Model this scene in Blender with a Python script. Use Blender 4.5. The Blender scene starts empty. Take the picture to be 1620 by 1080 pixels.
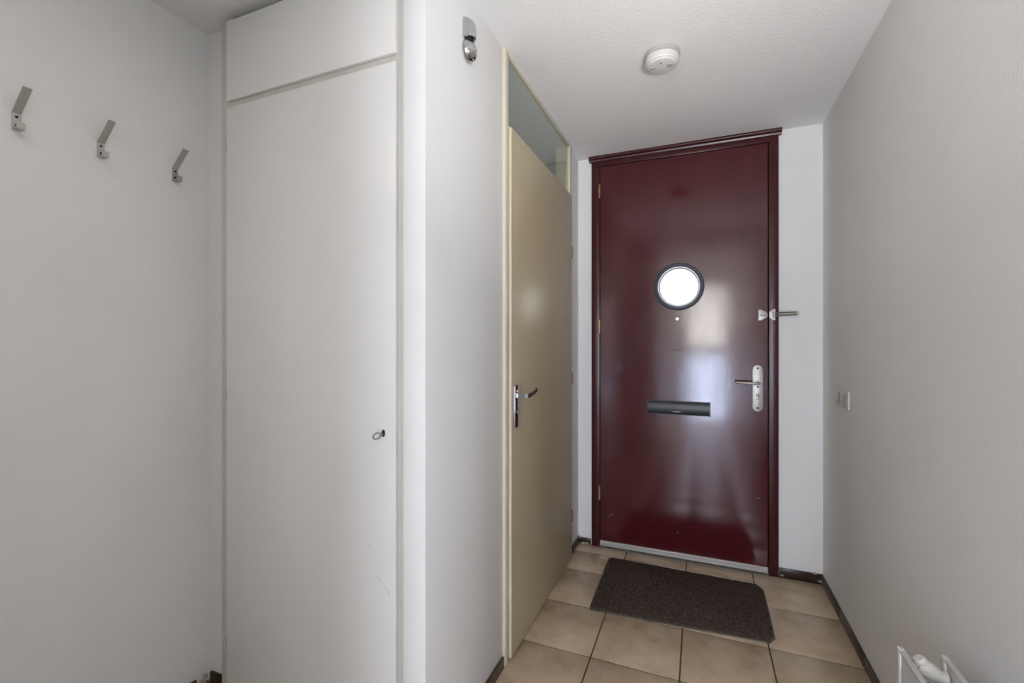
import bpy, bmesh, math, random
from mathutils import Vector, Matrix
random.seed(7)
S = bpy.context.scene
COL = S.collection

# ------------------------------------------------------------------ camera
cam_d = bpy.data.cameras.new('camera')
cam = bpy.data.objects.new('camera', cam_d)
COL.objects.link(cam)
H = 1.2571
cam.location = (0, 0, H)
cam.rotation_euler = (math.radians(90), 0, math.radians(22.307))
cam_d.sensor_width = 36.0
cam_d.lens = 16.094
cam_d.shift_y = 0.00095
cam_d.clip_start = 0.02
S.camera = cam

# ------------------------------------------------------------------ light and exposure
S.view_settings.view_transform = 'Standard'
S.view_settings.look = 'None'
S.view_settings.exposure = 0.06
S.view_settings.gamma = 1.0
S.view_settings.use_curve_mapping = False

W = bpy.data.worlds.new('daylight')
S.world = W
W.use_nodes = True
bg = W.node_tree.nodes['Background']
bg.inputs['Color'].default_value = (0.97, 0.985, 1.0, 1)
bg.inputs['Strength'].default_value = 7.5


def area(name, loc, rot, sx, sy, power, color):
    d = bpy.data.lights.new(name, 'AREA')
    d.shape = 'RECTANGLE'
    d.size, d.size_y = sx, sy
    d.energy = power
    d.color = color
    o = bpy.data.objects.new(name, d)
    o.location = loc
    o.rotation_euler = rot
    COL.objects.link(o)
    return o


YB = -2.2          # rear wall of the hall
D90 = math.radians(90)
# daylight standing in the glazed openings of the rear wall, behind the camera
area('daylight_upper_pane', (0.10, YB - 0.06, 1.62), (D90, 0, 0), 0.60, 1.05, 16.0, (1.0, 0.95, 0.88))
area('daylight_lower_pane', (0.10, YB - 0.06, 0.54), (D90, 0, 0), 0.60, 1.02, 26.0, (0.50, 0.64, 1.0))
# added spot out of view on the right wall, brightens the ceiling
sp = area('ceiling_fill_light', (0.49, 0.25, 1.36), (0, 0, 0), 0.07, 0.07, 3.6, (1.0, 0.98, 0.95))
sp.rotation_euler = Vector((-0.54, 1.20, 1.04)).to_track_quat('-Z', 'Y').to_euler()
sp.data.spread = math.radians(80)
# added fill lamps, unseen: one in the cloakroom recess, a weak one inside the toilet
area('recess_fill_light', (-1.10, 0.20, 2.35), (0, 0, 0), 0.3, 0.3, 1.9, (1.0, 0.91, 0.78))
area('toilet_fill_light', (-1.25, 2.2, 2.36), (0, 0, 0), 0.2, 0.2, 2.0, (1.0, 0.98, 0.95))

# ------------------------------------------------------------------ measured planes (metres)
XL, XT, XR = -1.6963, -0.709, 0.595      # left wall, toilet wall, right wall
YC, YN, YF = 1.0911, 1.1521, 2.8303      # cupboard doors, niche wall, front wall
ZC = 2.401                               # ceiling
YD = 2.8131                              # face of the front door frame


# ------------------------------------------------------------------ materials
class NT:
    def __init__(self, name):
        self.m = bpy.data.materials.new(name)
        self.m.use_nodes = True
        self.t = self.m.node_tree
        self.b = self.t.nodes['Principled BSDF']
        self.out = self.t.nodes['Material Output']
        self._co = None

    def n(self, typ, **kw):
        nd = self.t.nodes.new(typ)
        for k, v in kw.items():
            setattr(nd, k, v)
        return nd

    def l(self, a, b):
        self.t.links.new(a, b)

    def co(self):
        if self._co is None:
            self._co = self.n('ShaderNodeTexCoord').outputs['Object']
        return self._co

    def noise(self, scale, detail=3.0, rough=0.5, stretch=None):
        nd = self.n('ShaderNodeTexNoise')
        nd.inputs['Scale'].default_value = scale
        nd.inputs['Detail'].default_value = detail
        nd.inputs['Roughness'].default_value = rough
        src = self.co()
        if stretch:
            mp = self.n('ShaderNodeMapping')
            mp.inputs['Scale'].default_value = stretch
            self.l(src, mp.inputs['Vector'])
            src = mp.outputs['Vector']
        self.l(src, nd.inputs['Vector'])
        return nd.outputs['Fac']

    def ramp(self, fac, stops):
        r = self.n('ShaderNodeValToRGB')
        el = r.color_ramp.elements
        while len(el) < len(stops):
            el.new(0.5)
        for e, (p, c) in zip(el, stops):
            e.position = p
            e.color = (*c, 1)
        self.l(fac, r.inputs['Fac'])
        return r.outputs['Color']

    def math(self, op, a, b=None, clamp=False):
        nd = self.n('ShaderNodeMath', operation=op, use_clamp=clamp)
        for i, v in enumerate((a, b)):
            if v is None:
                continue
            if isinstance(v, (int, float)):
                nd.inputs[i].default_value = v
            else:
                self.l(v, nd.inputs[i])
        return nd.outputs[0]

    def mix(self, fac, a, b):
        nd = self.n('ShaderNodeMix', data_type='RGBA')
        if isinstance(fac, (int, float)):
            nd.inputs[0].default_value = fac
        else:
            self.l(fac, nd.inputs[0])
        for i, v in ((6, a), (7, b)):
            if isinstance(v, tuple):
                nd.inputs[i].default_value = (*v, 1)
            else:
                self.l(v, nd.inputs[i])
        return nd.outputs[2]

    def bump(self, height, strength, dist=0.002):
        nd = self.n('ShaderNodeBump')
        nd.inputs['Strength'].default_value = strength
        nd.inputs['Distance'].default_value = dist
        self.l(height, nd.inputs['Height'])
        self.l(nd.outputs['Normal'], self.b.inputs['Normal'])
        return nd

    def set(self, color=None, rough=None, metal=None, spec=None, coat=None, coat_rough=None):
        i = self.b.inputs
        if color is not None:
            if isinstance(color, tuple):
                i['Base Color'].default_value = (*color, 1)
            else:
                self.l(color, i['Base Color'])
        if rough is not None:
            if isinstance(rough, (int, float)):
                i['Roughness'].default_value = rough
            else:
                self.l(rough, i['Roughness'])
        if metal is not None:
            i['Metallic'].default_value = metal
        if spec is not None:
            i['Specular IOR Level'].default_value = spec
        if coat is not None:
            i['Coat Weight'].default_value = coat
        if coat_rough is not None:
            i['Coat Roughness'].default_value = coat_rough
        return self


def scratch_mask(t, marks):
    """Worn scratches: list of (x, z, angle, half length, half width) in object x/z metres."""
    sep = t.n('ShaderNodeSeparateXYZ')
    t.l(t.co(), sep.inputs[0])
    x, z = sep.outputs['X'], sep.outputs['Z']
    tot = None
    for (cx, cz, a, hl, hw) in marks:
        ca, sa = math.cos(a), math.sin(a)
        dx, dz = t.math('SUBTRACT', x, cx), t.math('SUBTRACT', z, cz)
        u = t.math('ADD', t.math('MULTIPLY', dx, ca), t.math('MULTIPLY', dz, sa))
        v = t.math('SUBTRACT', t.math('MULTIPLY', dz, ca), t.math('MULTIPLY', dx, sa))
        m = t.math('MULTIPLY', t.math('LESS_THAN', t.math('ABSOLUTE', u), hl),
                   t.math('LESS_THAN', t.math('ABSOLUTE', v), hw))
        tot = m if tot is None else t.math('MAXIMUM', tot, m)
    return tot


def simple(name, color, rough=0.5, metal=0.0, spec=0.5, var=0.06, scale=30, bump=0.0, coat=0.0):
    t = NT(name)
    lo = tuple(c * (1 - var) for c in color)
    hi = tuple(min(1, c * (1 + var)) for c in color)
    t.set(t.ramp(t.noise(scale), [(0.3, lo), (0.7, hi)]), rough, metal, spec, coat)
    if bump:
        t.bump(t.noise(scale * 8, 2), bump, 0.001)
    return t.m


# wall paint over fine fibre wallpaper
t = NT('wall_paint')
t.set(t.ramp(t.noise(3.0, 2), [(0.3, (0.865, 0.862, 0.850)), (0.7, (0.89, 0.887, 0.875))]), 0.75, spec=0.25)
t.bump(t.noise(150, 3, 0.6), 0.5, 0.0014)
WALL = t.m
# sprayed ceiling plaster
t = NT('ceiling_plaster')
t.set((0.89, 0.888, 0.88), 0.85, spec=0.2)
t.bump(t.math('ADD', t.noise(75, 3, 0.55), t.math('MULTIPLY', t.noise(190, 2), 0.4)), 0.75, 0.003)
CEIL = t.m
# tiles
t = NT('beige_floor_tile')
base = t.ramp(t.noise(7, 5, 0.6), [(0.28, (0.44, 0.335, 0.220)), (0.5, (0.60, 0.475, 0.335)), (0.74, (0.74, 0.61, 0.455))])
fine = t.noise(60, 4, 0.6)
t.set(t.mix(t.math('MULTIPLY', fine, 0.35), base, (0.47, 0.36, 0.24)),
      0.27, spec=0.5)
t.bump(t.noise(40, 4), 0.05, 0.002)
TILE = t.m
GROUT = simple('dark_grout', (0.075, 0.058, 0.042), 0.9, spec=0.2, scale=60)
# skirting tile
t = NT('brown_skirting_tile')
t.set(t.ramp(t.noise(22, 5, 0.7), [(0.3, (0.018, 0.010, 0.006)), (0.55, (0.045, 0.026, 0.015)), (0.75, (0.085, 0.056, 0.034))]), 0.28, spec=0.5)
t.bump(t.noise(50, 3), 0.2, 0.002)
SKIRT = t.m
CHIP = simple('pale_plaster_chip', (0.50, 0.43, 0.33), 0.9, scale=80, bump=0.4)
# white cupboard paint, with a long scratch near the lower right edge
t = NT('white_cupboard_paint')
mk = scratch_mask(t, [(-0.865, 0.562, -0.70, 0.017, 0.0005), (-0.838, 0.536, -0.95, 0.016, 0.0006),
                      (-0.905, 0.66, -0.8, 0.006, 0.0005), (-0.93, 0.30, 0.9, 0.005, 0.0006)])
t.set(t.mix(t.math('MULTIPLY', mk, 0.65), t.ramp(t.noise(4, 2), [(0.3, (0.855, 0.853, 0.84)), (0.7, (0.88, 0.878, 0.865))]),
            (0.22, 0.2, 0.18)), 0.34, spec=0.4)
t.bump(t.noise(120, 2, 0.5, (1, 1, 0.3)), 0.05, 0.001)
CUP = t.m
FRAMEP = simple('cream_frame_paint', (0.66, 0.64, 0.58), 0.4, scale=12, var=0.04)
TFRAME = simple('ivory_door_frame_paint', (0.72, 0.66, 0.52), 0.36, scale=12, var=0.03)
# beige toilet door paint
t = NT('beige_door_paint')
t.set(t.ramp(t.noise(5, 3, 0.6, (1, 1, 0.3)), [(0.3, (0.475, 0.40, 0.26)), (0.7, (0.51, 0.435, 0.285))]), 0.36, spec=0.55)
t.bump(t.noise(90, 2, 0.5), 0.05, 0.001)
TDOOR = t.m
TEDGE = simple('lit_door_edge', (0.74, 0.67, 0.52), 0.4, scale=12, var=0.03)  # paler than the leaf: light from behind put into the edge colour
# dark red gloss paint of the front door
t = NT('dark_red_gloss_paint')
mk = scratch_mask(t, [(-0.122, 1.2115, 0.02, 0.028, 0.0016), (0.065, 1.394, -0.45, 0.008, 0.0022),
                      (0.106, 1.358, 0.6, 0.006, 0.0022), (-0.02, 0.972, 0.0, 0.09, 0.0009), (0.02, 0.945, 0.05, 0.06, 0.0009),
                      (0.01, 0.953, 0.3, 0.006, 0.0015), (0.06, 0.925, -0.3, 0.005, 0.0015), (0.09, 0.905, -0.5, 0.008, 0.0012)])
pale = scratch_mask(t, [(-0.50, 0.205, 0.35, 0.014, 0.0016), (-0.118, 0.157, 1.2, 0.004, 0.003), (0.155, 1.005, 0.8, 0.004, 0.0022),
                        (0.295, 0.41, 0.5, 0.004, 0.002)])
c = t.ramp(t.noise(9, 4, 0.65, (1, 1, 0.5)), [(0.3, (0.066, 0.0065, 0.0105)), (0.7, (0.082, 0.009, 0.0135))])
c = t.mix(t.math('MULTIPLY', mk, 0.9), c, (0.006, 0.004, 0.005))
c = t.mix(t.math('MULTIPLY', pale, 0.8), c, (0.35, 0.25, 0.24))
t.set(c, t.ramp(t.noise(11, 4, 0.6, (1, 1, 0.4)), [(0.3, (0.10,) * 3), (0.7, (0.155,) * 3)]), spec=0.6)
t.bump(t.noise(45, 3, 0.6, (1.6, 1, 0.35)), 0.06, 0.0010)
RED = t.m
t = NT('dark_red_frame_paint')
t.set(t.ramp(t.noise(14, 4, 0.6), [(0.3, (0.045, 0.006, 0.008)), (0.7, (0.062, 0.0085, 0.011))]), 0.28, spec=0.5)
t.bump(t.noise(60, 3), 0.08, 0.001)
REDF = t.m
SATIN = simple('satin_aluminium', (0.50, 0.49, 0.47), 0.45, 0.8, scale=60, var=0.04)
CHROME = simple('polished_chrome', (0.52, 0.52, 0.53), 0.08, 1.0, scale=20, var=0.02)
STEEL = simple('brushed_steel', (0.40, 0.39, 0.36), 0.28, 1.0, scale=50, var=0.06)
HOOKM = simple('matt_aluminium', (0.50, 0.49, 0.46), 0.42, 0.7, scale=60, var=0.05)
BRASS = simple('worn_brass', (0.48, 0.37, 0.20), 0.32, 0.9, scale=80, var=0.2)
BLACK = simple('black_plastic', (0.008, 0.008, 0.009), 0.4, scale=30)
RUBBER = simple('blue_grey_rubber', (0.085, 0.09, 0.12), 0.3, scale=30, spec=0.6)
SLOT = simple('charcoal_letter_flap', (0.030, 0.034, 0.036), 0.36, scale=40, spec=0.5)
WPLAST = simple('white_plastic', (0.72, 0.70, 0.66), 0.38, scale=25, var=0.02)
GPLAST = simple('grey_plastic_and_shade', (0.46, 0.455, 0.44), 0.45, scale=25, var=0.03)
RADP = simple('white_radiator_enamel', (0.72, 0.715, 0.70), 0.3, scale=15, var=0.02)
DARK = simple('dark_recess', (0.02, 0.018, 0.016), 0.9, scale=30)
SILL = simple('grey_stone_sill', (0.16, 0.15, 0.14), 0.6, scale=40, var=0.2)
t = NT('dark_brown_mat_pile')
t.set(t.ramp(t.noise(90, 4, 0.85), [(0.36, (0.035, 0.026, 0.020)), (0.55, (0.12, 0.090, 0.072)), (0.8, (0.34, 0.27, 0.225))]), 0.95, spec=0.1)
t.bump(t.noise(260, 3, 0.8), 1.0, 0.006)
MATP = t.m
MATE = simple('grey_mat_backing', (0.12, 0.105, 0.08), 0.8, scale=50, var=0.25, bump=0.3)


def glass(name, tint=(0.9, 0.93, 0.92), rough=0.0, ior=1.5):
    t = NT(name)
    t.t.nodes.remove(t.b)
    tr = t.n('ShaderNodeBsdfTransparent')
    tr.inputs['Color'].default_value = (*tint, 1)
    gl = t.n('ShaderNodeBsdfGlossy')
    gl.inputs['Roughness'].default_value = rough
    fr = t.n('ShaderNodeFresnel')
    fr.inputs['IOR'].default_value = ior
    mx = t.n('ShaderNodeMixShader')
    ge = t.n('ShaderNodeNewGeometry')          # reflect on the outer side only: a thin pane, no total reflection inside
    t.l(t.math('MULTIPLY', fr.outputs[0], t.math('SUBTRACT', 1.0, ge.outputs['Backfacing'])), mx.inputs[0])
    t.l(tr.outputs[0], mx.inputs[1])
    t.l(gl.outputs[0], mx.inputs[2])
    t.l(mx.outputs[0], t.out.inputs['Surface'])
    return t.m


PANE = glass('clear_pane', (0.86, 0.89, 0.88))
PORT = glass('porthole_pane', (0.97, 0.98, 0.98), 0.1)


# ------------------------------------------------------------------ mesh helpers
def wloc(o):
    v = Vector((0, 0, 0))
    while o is not None:
        v += o.location
        o = o.parent
    return v


def box(bm, x0, x1, y0, y1, z0, z1, bev=0.0, seg=2):
    r = bmesh.ops.create_cube(bm, size=1.0)
    vs = r['verts']
    for v in vs:
        v.co = Vector(((x0 + x1) / 2 + v.co.x * (x1 - x0), (y0 + y1) / 2 + v.co.y * (y1 - y0), (z0 + z1) / 2 + v.co.z * (z1 - z0)))
    if bev > 0:
        es = list({e for v in vs for e in v.link_edges})
        bmesh.ops.bevel(bm, geom=es, offset=bev, segments=seg, profile=0.5, affect='EDGES')


def prism(bm, pts, axis, a0, a1, bev=0.0):
    """Extrude a 2-D outline along axis ('x','y','z'); pts are the two other coordinates in order."""
    def mk(p, a):
        u, v = p
        return {'x': (a, u, v), 'y': (u, a, v), 'z': (u, v, a)}[axis]
    A = [bm.verts.new(mk(p, a0)) for p in pts]
    B = [bm.verts.new(mk(p, a1)) for p in pts]
    fs = [bm.faces.new(A), bm.faces.new(B)]
    n = len(pts)
    for i in range(n):
        j = (i + 1) % n
        fs.append(bm.faces.new((A[i], A[j], B[j], B[i])))
    bmesh.ops.recalc_face_normals(bm, faces=fs)
    if bev > 0:
        es = [e for e in {e for f in fs[:2] for e in f.edges}]
        bmesh.ops.bevel(bm, geom=es, offset=bev, segments=2, profile=0.5, affect='EDGES')


def tube(bm, path, r, n=14, cap=True):
    """Round bar along a list of points; r may be a list."""
    pts = [Vector(p) for p in path]
    rr = r if isinstance(r, (list, tuple)) else [r] * len(pts)
    rings = []
    up = None
    for i, p in enumerate(pts):
        d = (pts[min(i + 1, len(pts) - 1)] - pts[max(i - 1, 0)]).normalized()
        if up is None:
            up = d.orthogonal().normalized()
        up = (up - d * up.dot(d)).normalized()
        s = d.cross(up)
        rings.append([bm.verts.new(p + (up * math.cos(2 * math.pi * k / n) + s * math.sin(2 * math.pi * k / n)) * rr[i]) for k in range(n)])
    fs = []
    for a, b in zip(rings, rings[1:]):
        for k in range(n):
            fs.append(bm.faces.new((a[k], a[(k + 1) % n], b[(k + 1) % n], b[k])))
    if cap:
        fs.append(bm.faces.new(rings[0]))
        fs.append(bm.faces.new(rings[-1]))
    bmesh.ops.recalc_face_normals(bm, faces=fs)


def lathe(bm, prof, centre, axis, n=48):
    """Revolve (radius, height) points about an axis direction through centre."""
    ax = Vector(axis).normalized()
    u = ax.orthogonal().normalized()
    v = ax.cross(u)
    c = Vector(centre)
    rings = []
    for (r, h) in prof:
        if r < 1e-6:
            rings.append([bm.verts.new(c + ax * h)])
        else:
            rings.append([bm.verts.new(c + ax * h + (u * math.cos(2 * math.pi * k / n) + v * math.sin(2 * math.pi * k / n)) * r) for k in range(n)])
    fs = []
    for a, b in zip(rings, rings[1:]):
        for k in range(n):
            k2 = (k + 1) % n
            if len(a) == 1 and len(b) == 1:
                continue
            if len(a) == 1:
                fs.append(bm.faces.new((a[0], b[k2], b[k])))
            elif len(b) == 1:
                fs.append(bm.faces.new((a[k], a[k2], b[0])))
            else:
                fs.append(bm.faces.new((a[k], a[k2], b[k2], b[k])))
    bmesh.ops.recalc_face_normals(bm, faces=fs)


def obj(name, bm, mat, parent=None, smooth=None, mats=None):
    if parent is not None:
        off = wloc(parent)
        bmesh.ops.translate(bm, verts=bm.verts, vec=-off)
    me = bpy.data.meshes.new(name)
    bm.to_mesh(me)
    bm.free()
    for m in (mats or [mat]):
        me.materials.append(m)
    if smooth is not None:
        for p in me.polygons:
            p.use_smooth = True
        me.set_sharp_from_angle(angle=math.radians(smooth))
    o = bpy.data.objects.new(name, me)
    COL.objects.link(o)
    if parent is not None:
        o.parent = parent
    return o


def tag(o, label, cat, group=None, kind=None):
    o['label'] = label
    o['category'] = cat
    if group:
        o['group'] = group
    if kind:
        o['kind'] = kind
    return o


def thing(name, loc, label, cat, group=None, kind=None):
    o = bpy.data.objects.new(name, None)
    o.empty_display_size = 0.05
    o.location = loc
    COL.objects.link(o)
    return tag(o, label, cat, group, kind)


def B():
    return bmesh.new()


def bobj(name, mat, parent, *boxes, bev=0.0, smooth=35):
    bm = B()
    for b in boxes:
        box(bm, *b, bev=bev)
    return obj(name, bm, mat, parent, smooth if bev else None)


def struct(name, mat, label, cat, *boxes, bev=0.0):
    return tag(bobj(name, mat, None, *boxes, bev=bev), label, cat, kind='structure')


# ================================================================== THE SETTING
WT = 0.10
struct('wall_left', WALL, 'plain white wall on the left carrying three coat hooks', 'wall',
       (XL - WT, XL, YB, YF + 0.12, 0, ZC))
struct('wall_right', WALL, 'plain white wall along the right side above the radiator', 'wall',
       (XR, XR + WT, YB - 0.1, YF + 0.12, 0, ZC))
struct('wall_front', WALL, 'white wall strips on both sides of the red front door', 'wall',
       (XL, -0.6213, YF, YF + 0.12, 0, ZC), (0.3916, XR, YF, YF + 0.12, 0, ZC))
# partition between hall and toilet, with its end face beside the cupboard; door opening runs to the ceiling
Y0, Y1 = 1.632, 2.618
struct('wall_inner', WALL, 'white partition wall between the cupboard and the beige door', 'wall',
       (-0.783, XT, YC, Y0, 0, ZC), (-0.783, XT, Y1, YF, 0, ZC), bev=0.0015)
struct('wall_niche', WALL, 'narrow white wall strip between left wall and cupboard', 'wall',
       (XL, -1.575, YN, 1.56, 0, ZC))
struct('wall_toilet', WALL, 'white wall inside the toilet behind the cupboard', 'wall',
       (XL, -0.783, 1.56, 1.62, 0, ZC))
# rear wall behind the camera with two glazed openings that let daylight in
O = [(-0.2, 0.4, 0.02, 2.15)]
struct('wall_rear', WALL, 'white wall behind the viewer with a tall glazed opening', 'wall',
       (-0.58, -0.2, YB - 0.1, YB, 0, ZC), (0.4, XR, YB - 0.1, YB, 0, ZC),
       (-0.2, 0.4, YB - 0.1, YB, 0, 0.02), (-0.2, 0.4, YB - 0.1, YB, 2.15, ZC))
# the hall narrows behind the viewer: side wall and its end face
struct('wall_side', WALL, 'white wall behind the viewer where the hall narrows', 'wall',
       (XL, -0.48, -0.30, -0.20, 0, ZC), (-0.58, -0.48, YB, -0.30, 0, ZC))
struct('ceiling', CEIL, 'white sprayed plaster ceiling over the entrance hall', 'ceiling',
       (XL - WT, XR + WT, YB - 0.1, YF + 0.12, ZC, ZC + 0.1))

# floor: bevelled tiles on a grout bed, one surface
bm = B()
box(bm, XL - WT, XR + WT, YB - 0.1, YF + 0.12, -0.08, -0.0022)
for f in bm.faces:
    f.material_index = 1
T, TX, TY = 0.3342, -0.4045, 2.1457
g = 0.0025
nb = len(bm.faces)
xs = [TX + T * i for i in range(-4, 4)]
ys = [TY + T * j for j in range(-13, 3)]
for xa, xb in zip(xs, xs[1:]):
    x0, x1 = max(xa, XL), min(xb, XR)
    if x1 - x0 < 0.01:
        continue
    for ya, yb in zip(ys, ys[1:]):
        y0, y1 = max(ya, YB), min(yb, YF)
        segs = [(y0, y1)]
        if yb > 2.7 and xa < 0.2:            # cut row in front of the threshold
            segs = [(y0, 2.712), (2.712, YF)]
        for (p, q) in segs:
            box(bm, x0 + g, x1 - g, p + g, q - g, -0.02, 0.0, bev=0.0018, seg=2)
for xa, xb in zip(xs, xs[1:]):
    x0, x1 = max(xa, -0.62), min(xb, 0.39)
    if x1 - x0 > 0.01:
        box(bm, x0 + g, x1 - g, YF + g, YF + 0.11, -0.02, 0.0, bev=0.0018)
bm.faces.ensure_lookup_table()
for i, f in enumerate(bm.faces):
    f.material_index = 1 if i < nb else 0
fl = obj('floor', bm, None, None, 30, mats=[TILE, GROUT])
tag(fl, 'beige ceramic tile floor with dark grout', 'floor', kind='structure')


# skirting tiles
def skirt(name, label, boxes, chips=()):
    o = tag(bobj(name, SKIRT, None, *boxes, bev=0.002), label, 'skirting', kind='structure')
    if chips:
        bm = B()
        for (cx, cy, cz, r) in chips:
            rr = bmesh.ops.create_icosphere(bm, subdivisions=2, radius=r)
            for v in rr['verts']:
                k = 0.75 + 0.5 * random.random()
                v.co = Vector((v.co.x * k, v.co.y * k * 0.8, v.co.z * k * 0.55)) + Vector((cx, cy, cz))
        obj('plaster_chip', bm, CHIP, o)['label'] = 'pale chips of plaster on the brown skirting'
    return o


SH = 0.047
skirt('baseboard_right', 'dark brown tile skirting along the right wall',
      [(XR - 0.009, XR, YF - 0.009 - T * (k + 1) + 0.001, YF - 0.009 - T * k - 0.001, 0, SH) for k in range(14)])
skirt('baseboard_front', 'short dark brown tile skirting right of the red door',
      [(0.3945, XR, YF - 0.010, YF, 0, SH)],
      [(0.407, YF - 0.013, 0.010, 0.009), (0.558, YF - 0.007, 0.047, 0.010), (0.583, YF - 0.013, 0.012, 0.012)])
skirt('baseboard_corner', 'chipped dark brown skirting corner left of the red door',
      [(XT, XT + 0.010, 2.66, YF, 0, 0.042), (XT + 0.01, -0.627, YF - 0.010, YF, 0.004, 0.036)],
      [(-0.652, YF - 0.014, 0.006, 0.012), (-0.695, YF - 0.012, 0.034, 0.007), (-0.672, YF - 0.012, 0.004, 0.013)])
skirt('baseboard_inner', 'dark brown tile skirting left of the beige door',
      [(XT, XT + 0.010, Y0 - 0.006 - T, Y0 - 0.006, 0, 0.043), (XT, XT + 0.010, YC + 0.002, Y0 - 0.008 - T, 0, 0.043)])
skirt('baseboard_left', 'broken dark brown tile skirting along the left wall',
      [(XL, XL + 0.009, YN - 0.05 - T * (k + 1) + 0.002, YN - 0.05 - T * k, 0, 0.034) for k in range(9)],
      [(XL + 0.012, YN - 0.03, 0.012, 0.013), (XL + 0.01, YN - 0.02, 0.03, 0.010)])
skirt('baseboard_niche', 'short dark brown skirting tile beside the white cupboard',
      [(XL + 0.018, -1.577, YN - 0.010, YN, 0, 0.040)])

# glazing frames of the rear openings (behind the viewer)
for n, (a, b, c0, d0) in zip(('window_1',), O):
    bm = B()
    w = 0.03
    for q in ((a, a + w, c0, d0), (b - w, b, c0, d0), (a + w, b - w, c0, c0 + w), (a + w, b - w, d0 - w, d0)):
        box(bm, q[0], q[1], YB - 0.05, YB - 0.005, q[2], q[3], bev=0.002)
    if True:
        box(bm, a + w, b - w, YB - 0.05, YB - 0.005, 1.09, 1.20, bev=0.002)  # thick rail added to put a dark band into the red door's reflection
    tag(obj(n, bm, FRAMEP, None, 35), 'cream glazing frame in the rear wall behind the viewer', 'window', kind='structure')

# ================================================================== FRONT DOOR
FD = thing('door_1', (-0.1148, YD + 0.01, 0.0), 'dark red gloss front door with round porthole and red frame', 'front door', kind='structure')
# frame with cap moulding
bm = B()
xa, xb, xc, xd = -0.6213, -0.5716, 0.3442, 0.3916
box(bm, xa, xb, YD, YF + 0.12, 0, 2.372, bev=0.002)
box(bm, xc, xd, YD, YF + 0.12, 0, 2.372, bev=0.002)
box(bm, xb, xc, YD, YF + 0.12, 2.3395, 2.372, bev=0.002)
obj('door_frame', bm, REDF, FD, 35)
bm = B()
prism(bm, [(YF + 0.02, 2.372), (YD - 0.004, 2.372), (YD - 0.007, 2.380), (YD - 0.019, 2.388), (YD - 0.021, 2.392), (YD - 0.021, ZC - 0.0005), (YF + 0.02, ZC - 0.0005)],
      'x', xa - 0.014, xd + 0.014)
obj('cap_moulding', bm, REDF, FD)
# door stop behind the leaf edge
bobj('door_stop', DARK, FD, (xb - 0.001, xb + 0.012, YD + 0.047, YD + 0.06, 0.02, 2.3395), (xc - 0.012, xc + 0.001, YD + 0.047, YD + 0.06, 0.02, 2.3395),
     (xb, xc, YD + 0.047, YD + 0.06, 2.328, 2.340))
# leaf with a round hole
PX, PZ, PR = -0.113, 1.580, 0.118
lx0, lx1, lz0, lz1 = xb + 0.0035, xc - 0.0045, 0.0105, 2.3395 - 0.004
ly0, ly1 = YD + 0.004, YD + 0.044
bm = B()
ang = [2 * math.pi * k / 96 for k in range(96)]
for (cx, cz) in ((lx0, lz0), (lx1, lz0), (lx1, lz1), (lx0, lz1)):
    ang.append(math.atan2(cz - PZ, cx - PX) % (2 * math.pi))
ang = sorted(ang)


def rim(a):
    dx, dz = math.cos(a), math.sin(a)
    ts = []
    if dx > 1e-9: ts.append((lx1 - PX) / dx)
    if dx < -1e-9: ts.append((lx0 - PX) / dx)
    if dz > 1e-9: ts.append((lz1 - PZ) / dz)
    if dz < -1e-9: ts.append((lz0 - PZ) / dz)
    k = min(ts)
    return PX + dx * k, PZ + dz * k


rows = []
for y in (ly0, ly1):
    inn = [bm.verts.new((PX + PR * math.cos(a), y, PZ + PR * math.sin(a))) for a in ang]
    out = [bm.verts.new((rim(a)[0], y, rim(a)[1])) for a in ang]
    rows.append((inn, out))
n = len(ang)
for i in range(n):
    j = (i + 1) % n
    (i0, o0), (i1, o1) = rows
    bm.faces.new((i0[i], i0[j], o0[j], o0[i]))
    bm.faces.new((i1[i], o1[i], o1[j], i1[j]))
    bm.faces.new((i0[i], i1[i], i1[j], i0[j]))
    bm.faces.new((o0[i], o0[j], o1[j], o1[i]))
bmesh.ops.recalc_face_normals(bm, faces=bm.faces)
leaf = obj('door_leaf', bm, RED, FD)
leaf.parent = FD
# shift the leaf mesh so that its object space equals hall x/z (scratches are placed there)
off = wloc(FD)
leaf.data.transform(Matrix.Translation(off))
leaf.location = -off

# porthole
bm = B()
lathe(bm, [(0.1115, -0.03), (0.1115, 0.004), (0.1135, 0.011), (0.120, 0.015), (0.130, 0.013), (0.136, 0.008), (0.1375, 0.0), (0.118, 0.0), (0.1175, -0.03)],
      (PX, ly0, PZ), (0, -1, 0), 96)
port = obj('porthole_ring', bm, RUBBER, FD, 40)
bm = B()
lathe(bm, [(0.0, -0.020), (0.1118, -0.020), (0.1118, -0.0245), (0.0, -0.0245)], (PX, ly0, PZ), (0, -1, 0), 64)
obj('glass', bm, PORT, port, 30)
bm = B()
lathe(bm, [(0.1055, -0.016), (0.1118, -0.0125), (0.1118, -0.0196), (0.1055, -0.0196)], (PX, ly0, PZ), (0, -1, 0), 64)
obj('glazing_bead', bm, GPLAST, port, 30)
bm = B()
lathe(bm, [(0.1058, -0.0145), (0.1042, -0.0150), (0.1042, -0.0198), (0.1058, -0.0198)], (PX, ly0, PZ), (0, -1, 0), 64)
obj('glass_seal', bm, RUBBER, port, 30)
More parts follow.
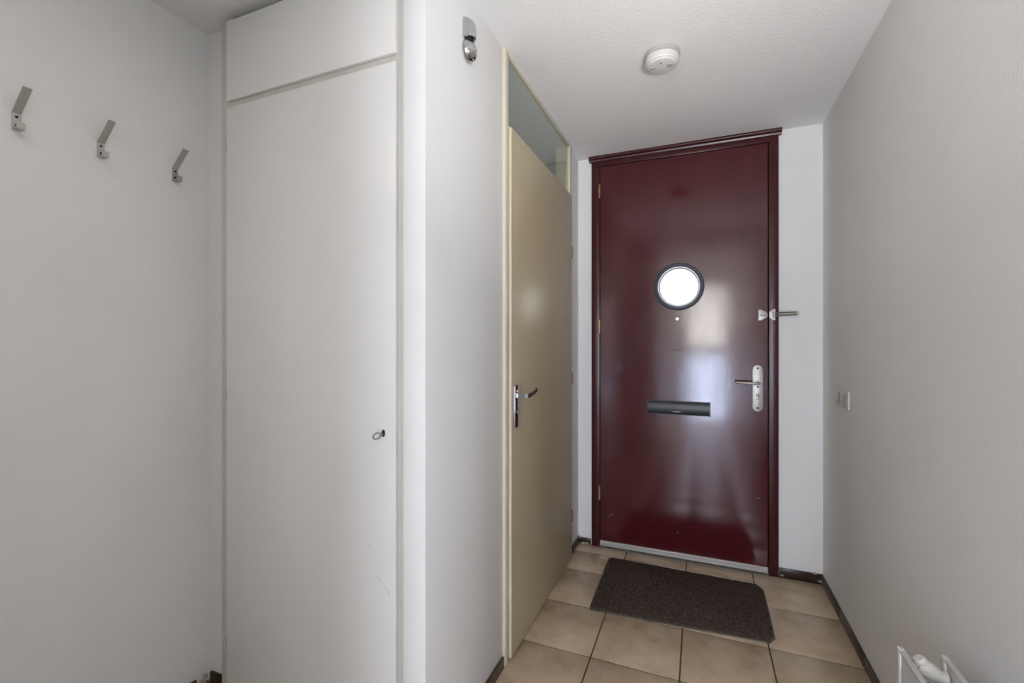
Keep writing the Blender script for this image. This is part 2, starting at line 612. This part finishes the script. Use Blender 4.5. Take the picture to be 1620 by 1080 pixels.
# peephole: a bored hole with a clear lens in a metal collar
bm = B()
lathe(bm, [(0.0, 0.02), (0.0072, 0.02), (0.0072, -0.06), (0.0, -0.06)], (-0.121, ly0, 1.394), (0, -1, 0), 24)
cut = obj('bore', bm, DARK)
md = leaf.modifiers.new('bore', 'BOOLEAN')
md.operation = 'DIFFERENCE'
md.solver = 'EXACT'
md.object = cut
bpy.context.view_layer.update()
dg_ = bpy.context.evaluated_depsgraph_get()
new_me = bpy.data.meshes.new_from_object(leaf.evaluated_get(dg_))
leaf.modifiers.clear()
leaf.data = new_me
bpy.data.objects.remove(cut)
bm = B()
lathe(bm, [(0.0070, -0.002), (0.0070, 0.0025), (0.0085, 0.003), (0.0098, 0.002), (0.0104, 0.0), (0.0070, 0.0)], (-0.121, ly0, 1.394), (0, -1, 0), 28)
ph = obj('peephole', bm, SATIN, FD, 50)
bm = B()
lathe(bm, [(0.0, 0.0015), (0.0069, 0.0005), (0.0069, -0.0015), (0.0, -0.0015)], (-0.121, ly0, 1.394), (0, -1, 0), 24)
obj('lens', bm, PORT, ph, 50)
# letter flap: a convex flap sunk in a thin dark surround
bm = B()
x0, x1, z0, z1 = -0.288, 0.056, 0.838, 0.918
for q in ((x0, x1, z1 - 0.004, z1), (x0, x1, z0, z0 + 0.004), (x0, x0 + 0.003, z0 + 0.004, z1 - 0.004), (x1 - 0.003, x1, z0 + 0.004, z1 - 0.004)):
    box(bm, q[0], q[1], ly0 - 0.004, ly0 + 0.0005, q[2], q[3])
ls = obj('letter_slot', bm, BLACK, FD)
bm = B()
pts = []
for k in range(17):
    a = math.pi * k / 16
    pts.append((ly0 - 0.001 - 0.014 * math.sin(a) ** 0.8, (z0 + z1) / 2 + 0.0355 * math.cos(a)))
prism(bm, pts, 'x', x0 + 0.004, x1 - 0.004)
obj('flap', bm, SLOT, ls, 40)
bm = B()
box(bm, -0.150, -0.100, ly0 - 0.0165, ly0 - 0.011, 0.8555, 0.8595, bev=0.0015)
obj('finger_grip', bm, STEEL, ls, 40)
# lever handle on a long plate
hx, hz = 0.291, 1.0085
bm = B()
hw, hh = 0.026, 0.1265
pts = []
for k in range(17):
    a = math.pi * k / 16
    pts.append((hx + hw * math.cos(a), hz + hh - hw + hw * math.sin(a)))
for k in range(17):
    a = math.pi + math.pi * k / 16
    pts.append((hx + hw * math.cos(a), hz - hh + hw + hw * math.sin(a)))
prism(bm, pts, 'y', ly0 - 0.009, ly0, bev=0.002)
hp = obj('handle_plate', bm, SATIN, FD, 40)
bm = B()
for zz in (hz + 0.108, hz - 0.108, hz + 0.007):
    lathe(bm, [(0, 0.0012), (0.0042, 0.001), (0.005, 0.0), (0, 0)], (hx, ly0 - 0.009, zz), (0, -1, 0), 16)
obj('screw', bm, DARK, hp, 50)
bm = B()
lathe(bm, [(0, 0.0035), (0.007, 0.0035), (0.0085, 0.002), (0.0085, 0), (0, 0)], (hx, ly0 - 0.009, hz - 0.038), (0, -1, 0), 24)
box(bm, hx - 0.005, hx + 0.005, ly0 - 0.0122, ly0 - 0.009, hz - 0.062, hz - 0.040, bev=0.002)
obj('lock_cylinder', bm, STEEL, hp, 50)
bm = B()
lz = 1.037
path = [(hx + 0.004, ly0 - 0.008, lz), (hx + 0.004, ly0 - 0.042, lz), (hx + 0.001, ly0 - 0.050, lz), (hx - 0.006, ly0 - 0.053, lz), (hx - 0.02, ly0 - 0.054, lz), (hx - 0.108, ly0 - 0.054, lz + 0.003), (hx - 0.112, ly0 - 0.054, lz + 0.003)]
tube(bm, path, [0.0085, 0.0075, 0.0075, 0.0075, 0.0072, 0.0068, 0.004], 16)
obj('lever', bm, SATIN, hp, 50)
# swing bar guard: plate with stud on the leaf, plate with folded bar on the frame
bm = B()
prism(bm, [(0.295, 1.435), (0.309, 1.435), (0.3365, 1.4205), (0.3365, 1.393), (0.309, 1.377), (0.295, 1.377)], 'y', ly0 - 0.005, ly0, bev=0.0012)
dg = obj('door_guard', bm, SATIN, FD, 40)
dg['label'] = 'satin metal swing bar door guard'
bm = B()
tube(bm, [(0.303, ly0 - 0.005, 1.404), (0.325, ly0 - 0.010, 1.405), (0.340, ly0 - 0.013, 1.406)], [0.0035, 0.0035, 0.003], 12)
box(bm, 0.298, 0.308, ly0 - 0.011, ly0 - 0.004, 1.398, 1.410, bev=0.002)
obj('stud', bm, STEEL, dg, 40)
bm = B()
prism(bm, [(0.346, 1.4215), (0.366, 1.437), (0.3765, 1.437), (0.3765, 1.377), (0.366, 1.377), (0.346, 1.3915)], 'y', YD - 0.005, YD, bev=0.0012)
tube(bm, [(0.368, YD - 0.012, 1.391), (0.368, YD - 0.012, 1.423)], 0.0075, 16)
obj('keeper_plate', bm, SATIN, dg, 40)
bm = B()
for dz in (-0.0075, 0.0075):
    tube(bm, [(0.372, YD - 0.012, 1.407 + dz * 0.8), (0.385, YD - 0.022, 1.408 + dz), (0.4675, YD - 0.070, 1.408 + dz * 0.8)], 0.0043, 12)
tube(bm, [(0.466, YD - 0.069, 1.3995), (0.466, YD - 0.069, 1.4165)], 0.0058, 12)
obj('swing_bar', bm, STEEL, dg, 40)
# hinges
for zc in (2.184, 1.353, 0.3325):
    bm = B()
    for k in range(5):
        z0 = zc - 0.041 + k * 0.0166
        tube(bm, [(xb + 0.0005, YD - 0.003, z0), (xb + 0.0005, YD - 0.003, z0 + 0.0156)], 0.0062, 14)
    lathe(bm, [(0.0, 0.006), (0.004, 0.004), (0.0055, 0.0)], (xb + 0.0005, YD - 0.003, zc + 0.042), (0, 0, 1), 12)
    obj('hinge', bm, BRASS, FD, 50)['label'] = 'worn brass hinge'
# weather strip and sill
bm = B()
prism(bm, [(ly0, 0.042), (ly0 - 0.006, 0.042), (ly0 - 0.010, 0.037), (ly0 - 0.010, 0.026), (ly0 - 0.016, 0.020), (ly0 - 0.016, 0.0155), (ly0, 0.0155)], 'x', lx0 + 0.001, lx1 - 0.001)
ws = obj('weather_strip', bm, SATIN, FD)
ws['label'] = 'silver metal weather strip'
bm = B()
for k in range(7):
    lathe(bm, [(0, 0.0018), (0.0028, 0.0012), (0.0035, 0)], (lx0 + 0.06 + k * 0.132, ly0 - 0.010, 0.0315), (0, -1, 0), 12)
obj('screw', bm, STEEL, ws, 50)
bm = B()
prism(bm, [(YD - 0.008, 0.0), (YD - 0.008, 0.004), (YD - 0.003, 0.007), (YF + 0.11, 0.010), (YF + 0.11, 0.0)], 'x', xb, xc)
obj('threshold', bm, SILL, FD)

# ================================================================== TOILET DOOR with glazed light above
TD = thing('door_2', (-0.70, 2.12, 0.0), 'closed beige flush door with glass light above, left side', 'interior door', kind='structure')
XP = XT + 0.013           # face of the posts
XDF = -0.6865             # face of the leaf
ya, yb = Y0, Y1
bm = B()
box(bm, -0.783, XP, ya, ya + 0.030, 0, ZC, bev=0.002)
box(bm, -0.783, XP, yb - 0.032, yb, 0, ZC, bev=0.002)
box(bm, -0.783, XP - 0.004, ya + 0.03, yb - 0.032, 2.088, 2.118, bev=0.002)
box(bm, -0.714, XP, ya + 0.03, yb - 0.032, ZC - 0.006, ZC, bev=0.001)
obj('door_frame', bm, TFRAME, TD, 35)
bm = B()
box(bm, -0.711, -0.707, ya + 0.028, yb - 0.030, 2.112, ZC - 0.005)
obj('glass_light', bm, PANE, TD)
bm = B()
box(bm, XDF - 0.0125, XDF, 1.668, 2.590, 0.012, 2.106, bev=0.0012)
box(bm, XDF - 0.040, XDF - 0.0125, ya + 0.033, yb - 0.035, 0.012, 2.084)
tl = obj('door_leaf', bm, None, TD, 35, mats=[TDOOR, TEDGE])
for p in tl.data.polygons:
    if abs(p.normal.y) > 0.7 or abs(p.normal.z) > 0.7:
        p.material_index = 1
# chrome handle
bm = B()
box(bm, XDF, XDF + 0.009, 1.684, 1.728, 0.918, 1.086, bev=0.0012)
th = obj('handle_plate', bm, CHROME, TD, 35)
bm = B()
lathe(bm, [(0, 0.002), (0.006, 0.0015), (0.007, 0)], (XDF + 0.009, 1.706, 0.980), (1, 0, 0), 20)
obj('lock_button', bm, SATIN, th, 40)
bm = B()
lathe(bm, [(0, 0.001), (0.003, 0.001), (0.004, 0)], (XDF + 0.009, 1.706, 1.018), (1, 0, 0), 12)
obj('screw', bm, DARK, th, 40)


def flatbar(bm, path, w, h, bev=0.001):
    """Rectangular bar: w in the horizontal plane, h upright."""
    pts = [Vector(p) for p in path]
    rings = []
    for i, p in enumerate(pts):
        d = (pts[min(i + 1, len(pts) - 1)] - pts[max(i - 1, 0)]).normalized()
        side = d.cross(Vector((0, 0, 1))).normalized()
        up = side.cross(d)
        rings.append([bm.verts.new(p + side * sx * w / 2 + up * sz * h / 2) for sx, sz in ((-1, -1), (1, -1), (1, 1), (-1, 1))])
    fs = [bm.faces.new(rings[0]), bm.faces.new(rings[-1])]
    for a, b in zip(rings, rings[1:]):
        for k in range(4):
            fs.append(bm.faces.new((a[k], a[(k + 1) % 4], b[(k + 1) % 4], b[k])))
    bmesh.ops.recalc_face_normals(bm, faces=fs)


bm = B()
flatbar(bm, [(XDF + 0.008, 1.704, 1.045), (XDF + 0.044, 1.704, 1.045), (XDF + 0.050, 1.708, 1.045), (XDF + 0.052, 1.716, 1.045), (XDF + 0.050, 1.75, 1.046), (XDF + 0.050, 1.79, 1.051), (XDF + 0.050, 1.822, 1.060)], 0.010, 0.017)
lv = obj('lever', bm, CHROME, th, 30)
for zc in (0.25, 1.05, 1.78):
    bm = B()
    tube(bm, [(XDF - 0.004, 2.598, zc - 0.035), (XDF - 0.004, 2.598, zc + 0.035)], 0.0065, 14)
    obj('hinge', bm, STEEL, TD, 50)

# ================================================================== CUPBOARD
cx0, cx1 = -1.517, -0.8095
CB = thing('cupboard', (-1.18, 1.3, 0.0), 'tall white built-in cupboard with long lower door and short upper door', 'cupboard')
bm = B()
FY = 1.1025
box(bm, -1.500, -0.835, FY, 1.13, 2.060, 2.100)              # rail between the doors
box(bm, -1.556, -1.500, FY, 1.13, 0.0, 2.385, bev=0.001)
box(bm, -0.835, -0.7945, FY, 1.13, 0.0, 2.385, bev=0.001)
box(bm, -1.500, -0.835, 1.122, 1.14, 2.33, 2.385)
box(bm, -1.500, -0.835, FY, 1.13, 0.0, 0.07)
box(bm, -0.7945, -0.7835, 1.0945, 1.13, 0.0, 2.395, bev=0.001)      # strip against the wall end
obj('face_frame', bm, FRAMEP, CB, 35)
bm = B()
box(bm, -1.572, -1.554, 1.13, 1.555, 0, 2.385)
box(bm, -0.803, -0.785, 1.13, 1.555, 0, 2.385)
box(bm, -1.554, -0.803, 1.13, 1.555, 2.367, 2.385)
box(bm, -1.554, -0.803, 1.535, 1.555, 0.0, 2.367)
obj('carcass', bm, CUP, CB)
for nm, z0, z1, w in (('upper_door', 2.093, 2.3665, cx1 - 0.001), ('lower_door', 0.05, 2.068, cx1)):
    bm = B()
    box(bm, cx0, w, YC, YC + 0.011, z0, z1, bev=0.0015)
    d = obj(nm, bm, CUP, CB, 35)
    o2 = wloc(CB)
    d.data.transform(Matrix.Translation(o2))
    d.location = -o2
    if nm == 'lower_door':
        LD = d
for zc in (1.935, 1.074, 0.221):
    bm = B()
    tube(bm, [(cx0 - 0.002, YC + 0.006, zc - 0.016), (cx0 - 0.002, YC + 0.006, zc + 0.016)], 0.0042, 12)
    obj('hinge', bm, DARK, CB, 50)['label'] = 'small dark hinge knuckle'
bm = B()
kx, kz = -0.852, 0.993
prism(bm, [(kx + 0.0055 * math.cos(a) , kz + 0.0105 * math.sin(a)) for a in [2 * math.pi * k / 20 for k in range(20)]], 'y', YC - 0.0012, YC)
obj('keyhole', bm, DARK, CB, 40)
# key turned in the lock
KY = thing('key', (kx, YC - 0.001, kz - 0.002), 'small steel key in the lock of the white cupboard door', 'key')
bm = B()
kc = Vector((kx - 0.001, YC - 0.0275, kz - 0.003))
tube(bm, [(kx, YC - 0.0008, kz - 0.002), (kx, YC - 0.006, kz - 0.0025), (kx, YC - 0.0115, kz - 0.003)], [0.0028, 0.0028, 0.0034], 12)
obj('shank', bm, STEEL, KY, 50)
bm = B()
ring = []
for k in range(29):
    a = 2 * math.pi * k / 28
    ring.append(kc + Vector((0.002 * math.sin(a), 0.0165 * math.cos(a), 0.0088 * math.sin(a) - 0.0015 * math.cos(a))))
tube(bm, ring, 0.0026, 10, cap=False)
obj('bow', bm, STEEL, KY, 60)

# ================================================================== COAT HOOKS
def hook_profile():
    """(out from wall, up) centre line of the bent strip."""
    return [(0.026, 0.017), (0.026, 0.0015), (0.0015, 0.0015), (0.0015, 0.046), (0.060, 0.102)]


def make_hook(loc, label):
    r = thing('coat_hook', loc, label, 'coat hook', 'aluminium coat hooks in a row on the left wall')
    th_ = 0.003
    w = 0.0092
    bm = B()
    c = hook_profile()
    L, R = [], []
    for i, p in enumerate(c):
        p = Vector(p)
        a = (p - Vector(c[i - 1])).normalized() if i else (Vector(c[1]) - p).normalized()
        b = (Vector(c[i + 1]) - p).normalized() if i < len(c) - 1 else a
        nrm = (Vector((-a.y, a.x)) + Vector((-b.y, b.x))).normalized()
        k = th_ / 2 / max(0.3, nrm.dot(Vector((-a.y, a.x))))
        L.append(p + nrm * k)
        R.append(p - nrm * k)
    L = [Vector((max(0.0, q.x), q.y)) for q in L]
    R = [Vector((max(0.0, q.x), q.y)) for q in R]

    def seg(i, j):
        bm = B()
        pts = L[i:j + 1] + R[i:j + 1][::-1]
        A = [bm.verts.new((p.x, -w, p.y)) for p in pts]
        Bv = [bm.verts.new((p.x, w, p.y)) for p in pts]
        fs = []
        m = j - i + 1
        for k in range(m - 1):
            for V in (A, Bv):
                fs.append(bm.faces.new((V[k], V[k + 1], V[2 * m - 2 - k], V[2 * m - 1 - k])))
        for k in range(2 * m):
            k2 = (k + 1) % (2 * m)
            fs.append(bm.faces.new((A[k], A[k2], Bv[k2], Bv[k])))
        bmesh.ops.recalc_face_normals(bm, faces=fs)
        bmesh.ops.translate(bm, verts=bm.verts, vec=Vector(loc))
        return bm
    obj('lower_hook', seg(0, 2), HOOKM, r)
    bp = obj('back_plate', seg(2, 3), HOOKM, r)
    obj('upper_arm', seg(3, 4), HOOKM, r)
    for zz in (0.014, 0.036):
        bm = B()
        lathe(bm, [(0, 0.0018), (0.0026, 0.0014), (0.0036, 0)], (loc[0] + 0.003, loc[1], loc[2] + zz), (1, 0, 0), 14)
        obj('screw', bm, DARK, bp, 50)
    return r


HK = make_hook((XL, 0.631, 1.825), 'aluminium coat hook farthest from the cupboard, nearest the photo edge')
for y, z, lab in ((0.818, 1.821, 'aluminium coat hook in the middle of the row of three'),
                  (1.032, 1.818, 'aluminium coat hook closest to the cupboard corner')):
    c = HK.copy()
    COL.objects.link(c)
    c.location = (XL, y, z)
    c['label'] = lab
    for ch in HK.children:
        d = ch.copy()
        COL.objects.link(d)
        d.parent = c
        for g2 in ch.children:
            e = g2.copy()
            COL.objects.link(e)
            e.parent = d

# ================================================================== DOORBELL
DB = thing('doorbell', (XT, 1.335, 2.26), 'chrome two-part doorbell with round gong high on white wall', 'doorbell')
bm = B()
# housing: quarter-round cover, curved at the top, hollow below
pts = []
yc0 = 1.331
for k in range(13):
    a = math.pi * k / 12
    pts.append((yc0 + 0.0235 * math.cos(a), 0.004 + 0.031 * math.sin(a) ** 0.7))
rings = []
zs = [2.246, 2.251, 2.272, 2.288, 2.301, 2.308, 2.313]
sc = [0.93, 1.0, 1.0, 0.95, 0.80, 0.55, 0.15]
for z, s_ in zip(zs, sc):
    ring = [bm.verts.new((XT + 0.0005 + p[1] * s_, yc0 + (p[0] - yc0) * (0.75 + 0.25 * s_), z)) for p in pts]
    ring += [bm.verts.new((XT, yc0 - 0.0235 * (0.75 + 0.25 * s_), z)), bm.verts.new((XT, yc0 + 0.0235 * (0.75 + 0.25 * s_), z))]
    rings.append(ring)
n = len(rings[0])
fs = []
for a, b in zip(rings, rings[1:]):
    for k in range(n):
        fs.append(bm.faces.new((a[k], a[(k + 1) % n], b[(k + 1) % n], b[k])))
fs.append(bm.faces.new(rings[-1]))
fs.append(bm.faces.new(rings[0]))
bmesh.ops.recalc_face_normals(bm, faces=fs)
obj('housing', bm, CHROME, DB, 40)
bm = B()
box(bm, XT + 0.002, XT + 0.024, yc0 - 0.010, yc0 + 0.010, 2.236, 2.2475, bev=0.002)
tube(bm, [(XT + 0.016, yc0 + 0.004, 2.247), (XT + 0.018, yc0 + 0.004, 2.236)], 0.003, 10)
obj('striker', bm, BLACK, DB, 40)
bm = B()
lathe(bm, [(0.0, 0.032), (0.010, 0.0312), (0.020, 0.0285), (0.028, 0.023), (0.0330, 0.015), (0.0345, 0.006), (0.033, 0.005), (0.0, 0.0055)], (XT, 1.336, 2.212), (1, 0, 0.05), 48)
lathe(bm, [(0.0, 0.036), (0.0035, 0.0355), (0.005, 0.032), (0.005, 0.030)], (XT, 1.336, 2.212), (1, 0, 0.05), 16)
lathe(bm, [(0.006, 0.0), (0.006, 0.008), (0.0, 0.008), (0.0, 0.0)], (XT, 1.336, 2.212), (1, 0, 0), 16)
obj('gong', bm, CHROME, DB, 60)

# ================================================================== SMOKE DETECTOR
sx, sy = -0.139, 1.905
SD = thing('smoke_detector', (sx, sy, ZC), 'round white smoke detector on the ceiling before the red door', 'smoke detector')
bm = B()
lathe(bm, [(0.0, 0.0), (0.066, 0.0), (0.0675, -0.003), (0.0675, -0.016), (0.064, -0.0185), (0.0, -0.0185)], (sx, sy, ZC), (0, 0, 1), 64)
obj('mounting_base', bm, GPLAST, SD, 40)  # grey under a white body: the shadowed ring is put into the colour
bm = B()
lathe(bm, [(0.0, -0.018), (0.0625, -0.018), (0.0640, -0.022), (0.0625, -0.040), (0.060, -0.044), (0.0575, -0.0445), (0.0555, -0.047), (0.052, -0.0505), (0.046, -0.052), (0.0, -0.0535)], (sx, sy, ZC), (0, 0, 1), 64)
sb = obj('detector_body', bm, WPLAST, SD, 25)
bm = B()
box(bm, sx - 0.043, sx - 0.025, sy - 0.012, sy + 0.006, ZC - 0.0545, ZC - 0.052, bev=0.001)
obj('vent_grille', bm, GPLAST, sb, 40)
bm = B()
lathe(bm, [(0.0, -0.0565), (0.011, -0.0562), (0.0125, -0.054), (0.0125, -0.052)], (sx + 0.031, sy - 0.003, ZC), (0, 0, 1), 24)
obj('test_button', bm, GPLAST, sb, 40)
bm = B()
lathe(bm, [(0.0, -0.0548), (0.0028, -0.0545), (0.003, -0.052)], (sx - 0.002, sy - 0.028, ZC), (0, 0, 1), 12)
obj('indicator_light', bm, BLACK, sb, 40)

# ================================================================== WALL SOCKET
SO = thing('wall_socket', (XR, 2.445, 1.006), 'white plastic socket box low on the right wall near the corner', 'socket')
bm = B()
box(bm, XR - 0.009, XR, 2.360, 2.530, 0.966, 1.046, bev=0.003)
pl = obj('socket_box', bm, simple('aged_white_plastic', (0.60, 0.585, 0.56), 0.4, scale=25, var=0.03), SO, 35)
for yc in (2.402, 2.488):
    bm = B()
    lathe(bm, [(0.021, 0.0), (0.021, 0.003), (0.024, 0.003), (0.024, 0.0)], (XR - 0.0088, yc, 1.007), (-1, 0, 0), 28)
    lathe(bm, [(0.0, 0.0006), (0.0208, 0.0006), (0.0208, 0.0), (0.0, 0.0)], (XR - 0.0088, yc, 1.007), (-1, 0, 0), 28)
    obj('outlet', bm, GPLAST, pl, 35)

# ================================================================== DOORMAT
DM = thing('doormat', (-0.10, 2.4, 0.0), 'dark brown rectangular doormat on the tiles before the red door', 'doormat')
corners = [(-0.473, 2.130), (0.268, 2.180), (0.292, 2.222), (0.296, 2.615), (0.272, 2.664), (-0.470, 2.676), (-0.486, 2.664), (-0.480, 2.145)]


def outline(grow):
    cx = sum(p[0] for p in corners) / len(corners)
    cy = sum(p[1] for p in corners) / len(corners)
    out = []
    for (a, b), (c2, d2) in zip(corners, corners[1:] + corners[:1]):
        L_ = math.hypot(c2 - a, d2 - b)
        m = max(1, int(L_ / 0.03))
        for k in range(m):
            x, y = a + (c2 - a) * k / m, b + (d2 - b) * k / m
            dx, dy = cx - x, cy - y
            dl = math.hypot(dx, dy)
            j = random.uniform(-0.0012, 0.0012)
            out.append((x + dx / dl * (j - grow), y + dy / dl * (j - grow)))
    return out


bm = B()
prism(bm, outline(0.004), 'z', 0.0005, 0.006)
obj('backing', bm, MATE, DM)
bm = B()
prism(bm, outline(-0.004), 'z', 0.006, 0.0135, bev=0.0025)
obj('pile', bm, MATP, DM, 60)

# ================================================================== RADIATOR
RD = thing('radiator', (0.50, 0.85, 0.12), 'white double panel radiator with valve at the foot of right wall', 'radiator')
yr1, yr0, zt, zb = 1.42, 0.30, 0.502, 0.12


def rad_panel(x0, x1):
    bm = B()
    # pressed panel: shallow vertical ridges with a rolled rim
    xm = (x0 + x1) / 2
    N = 34
    prof = []
    for k in range(N + 1):
        y = yr0 + 0.02 + (yr1 - yr0 - 0.04) * k / N
        prof.append((y, 0.0045 if k % 2 else 0.0))
    zz = [zb, zb + 0.035, zb + 0.045, zt - 0.045, zt - 0.035, zt]
    for sgn, face in ((-1, x0), (1, x1)):
        rows_ = []
        for i, z in enumerate(zz):
            amp = 1.0 if i in (2, 3) else 0.0
            rows_.append([bm.verts.new((face - sgn * 0.0045 + sgn * d * amp, y, z)) for (y, d) in prof])
        for ra, rb in zip(rows_, rows_[1:]):
            for k in range(N):
                bm.faces.new((ra[k], ra[k + 1], rb[k + 1], rb[k]))
    box(bm, x0 + 0.001, x1 - 0.001, yr0, yr0 + 0.021, zb - 0.004, zt + 0.001, bev=0.003)
    box(bm, x0 + 0.001, x1 - 0.001, yr1 - 0.021, yr1, zb - 0.004, zt + 0.001, bev=0.003)
    box(bm, x0 + 0.001, x1 - 0.001, yr0 + 0.021, yr1 - 0.021, zt - 0.006, zt + 0.001, bev=0.002)
    box(bm, x0 + 0.001, x1 - 0.001, yr0 + 0.021, yr1 - 0.021, zb - 0.004, zb + 0.004, bev=0.002)
    bmesh.ops.recalc_face_normals(bm, faces=bm.faces)
    return obj('panel', bm, RADP, RD, 35)


rad_panel(0.452, 0.468)
rad_panel(0.538, 0.554)
bm = B()
for k in range(40):
    y = yr0 + 0.08 + k * (yr1 - yr0 - 0.22) / 39
    box(bm, 0.469, 0.537, y, y + 0.001, zb + 0.04, zt - 0.03)
obj('convector_fins', bm, RADP, RD)
for y in (0.5, 1.2):
    bobj('wall_bracket', STEEL, RD, (0.555, XR - 0.0005, y, y + 0.03, 0.2, 0.45), bev=0.002)
# valve standing between the panels at the far end
vy, vz = 1.385, 0.478
bm = B()
tube(bm, [(0.538, vy, vz - 0.012), (0.525, vy, vz - 0.011), (0.518, vy, vz - 0.008), (0.505, vy, vz - 0.002), (0.492, vy, vz + 0.004), (0.482, vy, vz + 0.008)],
     [0.0150, 0.0150, 0.0165, 0.020, 0.0195, 0.014], 24)
vb = obj('valve', bm, WPLAST, RD, 60)
bm = B()
tube(bm, [(0.492, vy, vz + 0.012), (0.487, vy, vz + 0.019), (0.484, vy, vz + 0.024)], [0.0145, 0.0145, 0.011], 20)
box(bm, 0.474, 0.486, vy - 0.007, vy + 0.007, vz + 0.002, vz + 0.009, bev=0.002)
obj('valve_knob', bm, WPLAST, vb, 50)
bm = B()
tube(bm, [(0.530, vy + 0.002, vz - 0.015), (0.530, vy + 0.004, vz - 0.06), (0.530, vy + 0.004, 0.16), (0.530, vy + 0.004, 0.0)], 0.0075, 14)
obj('supply_pipe', bm, RADP, RD, 50)
bm = B()
box(bm, 0.484, 0.538, vy - 0.006, vy + 0.004, 0.4445, 0.4480)
obj('end_bracket', bm, STEEL, RD)

# ================================================================== ADDED LAMPS (out of view, housings for the fill lights)
UL = thing('added_wall_lamp', (XR, 0.23, 1.33), 'small white cup spot lamp added on the right wall as unseen ceiling fill', 'wall lamp')
ax = Vector((-0.54, 1.20, 1.04)).normalized()
pc = Vector((0.49, 0.25, 1.36)) - ax * 0.012
bm = B()
lathe(bm, [(0.0, -0.05), (0.03, -0.048), (0.048, -0.03), (0.056, 0.02), (0.053, 0.02), (0.045, -0.026), (0.0, -0.042)], pc, ax, 40)
obj('lamp_shade', bm, WPLAST, UL, 40)
bm = B()
tube(bm, [pc - ax * 0.047, pc - ax * 0.07 + Vector((0.02, 0, 0)), (XR - 0.012, 0.19, 1.31)], 0.006, 12)
obj('arm', bm, WPLAST, UL, 50)
bm = B()
lathe(bm, [(0.0, 0.014), (0.03, 0.012), (0.034, 0.0005), (0.0, 0.0005)], (XR, 0.19, 1.31), (-1, 0, 0), 32)
obj('wall_rose', bm, WPLAST, UL, 40)
for (lx, ly, lab, r) in ((-1.10, 0.20, 'added flat round fill lamp in the recess by the coat hooks', 0.16), (-1.25, 2.2, 'added flat round fill lamp inside the toilet', 0.11)):  # neither lamp is seen, both are added to fill the light
    CL = thing('added_ceiling_lamp', (lx, ly, ZC), lab, 'ceiling lamp')
    bm = B()
    lathe(bm, [(0.0, 0.0), (r, 0.0), (r, -0.03), (r * 0.95, -0.035), (0.0, -0.035)], (lx, ly, ZC), (0, 0, 1), 40)
    obj('lamp_base', bm, WPLAST, CL, 40)
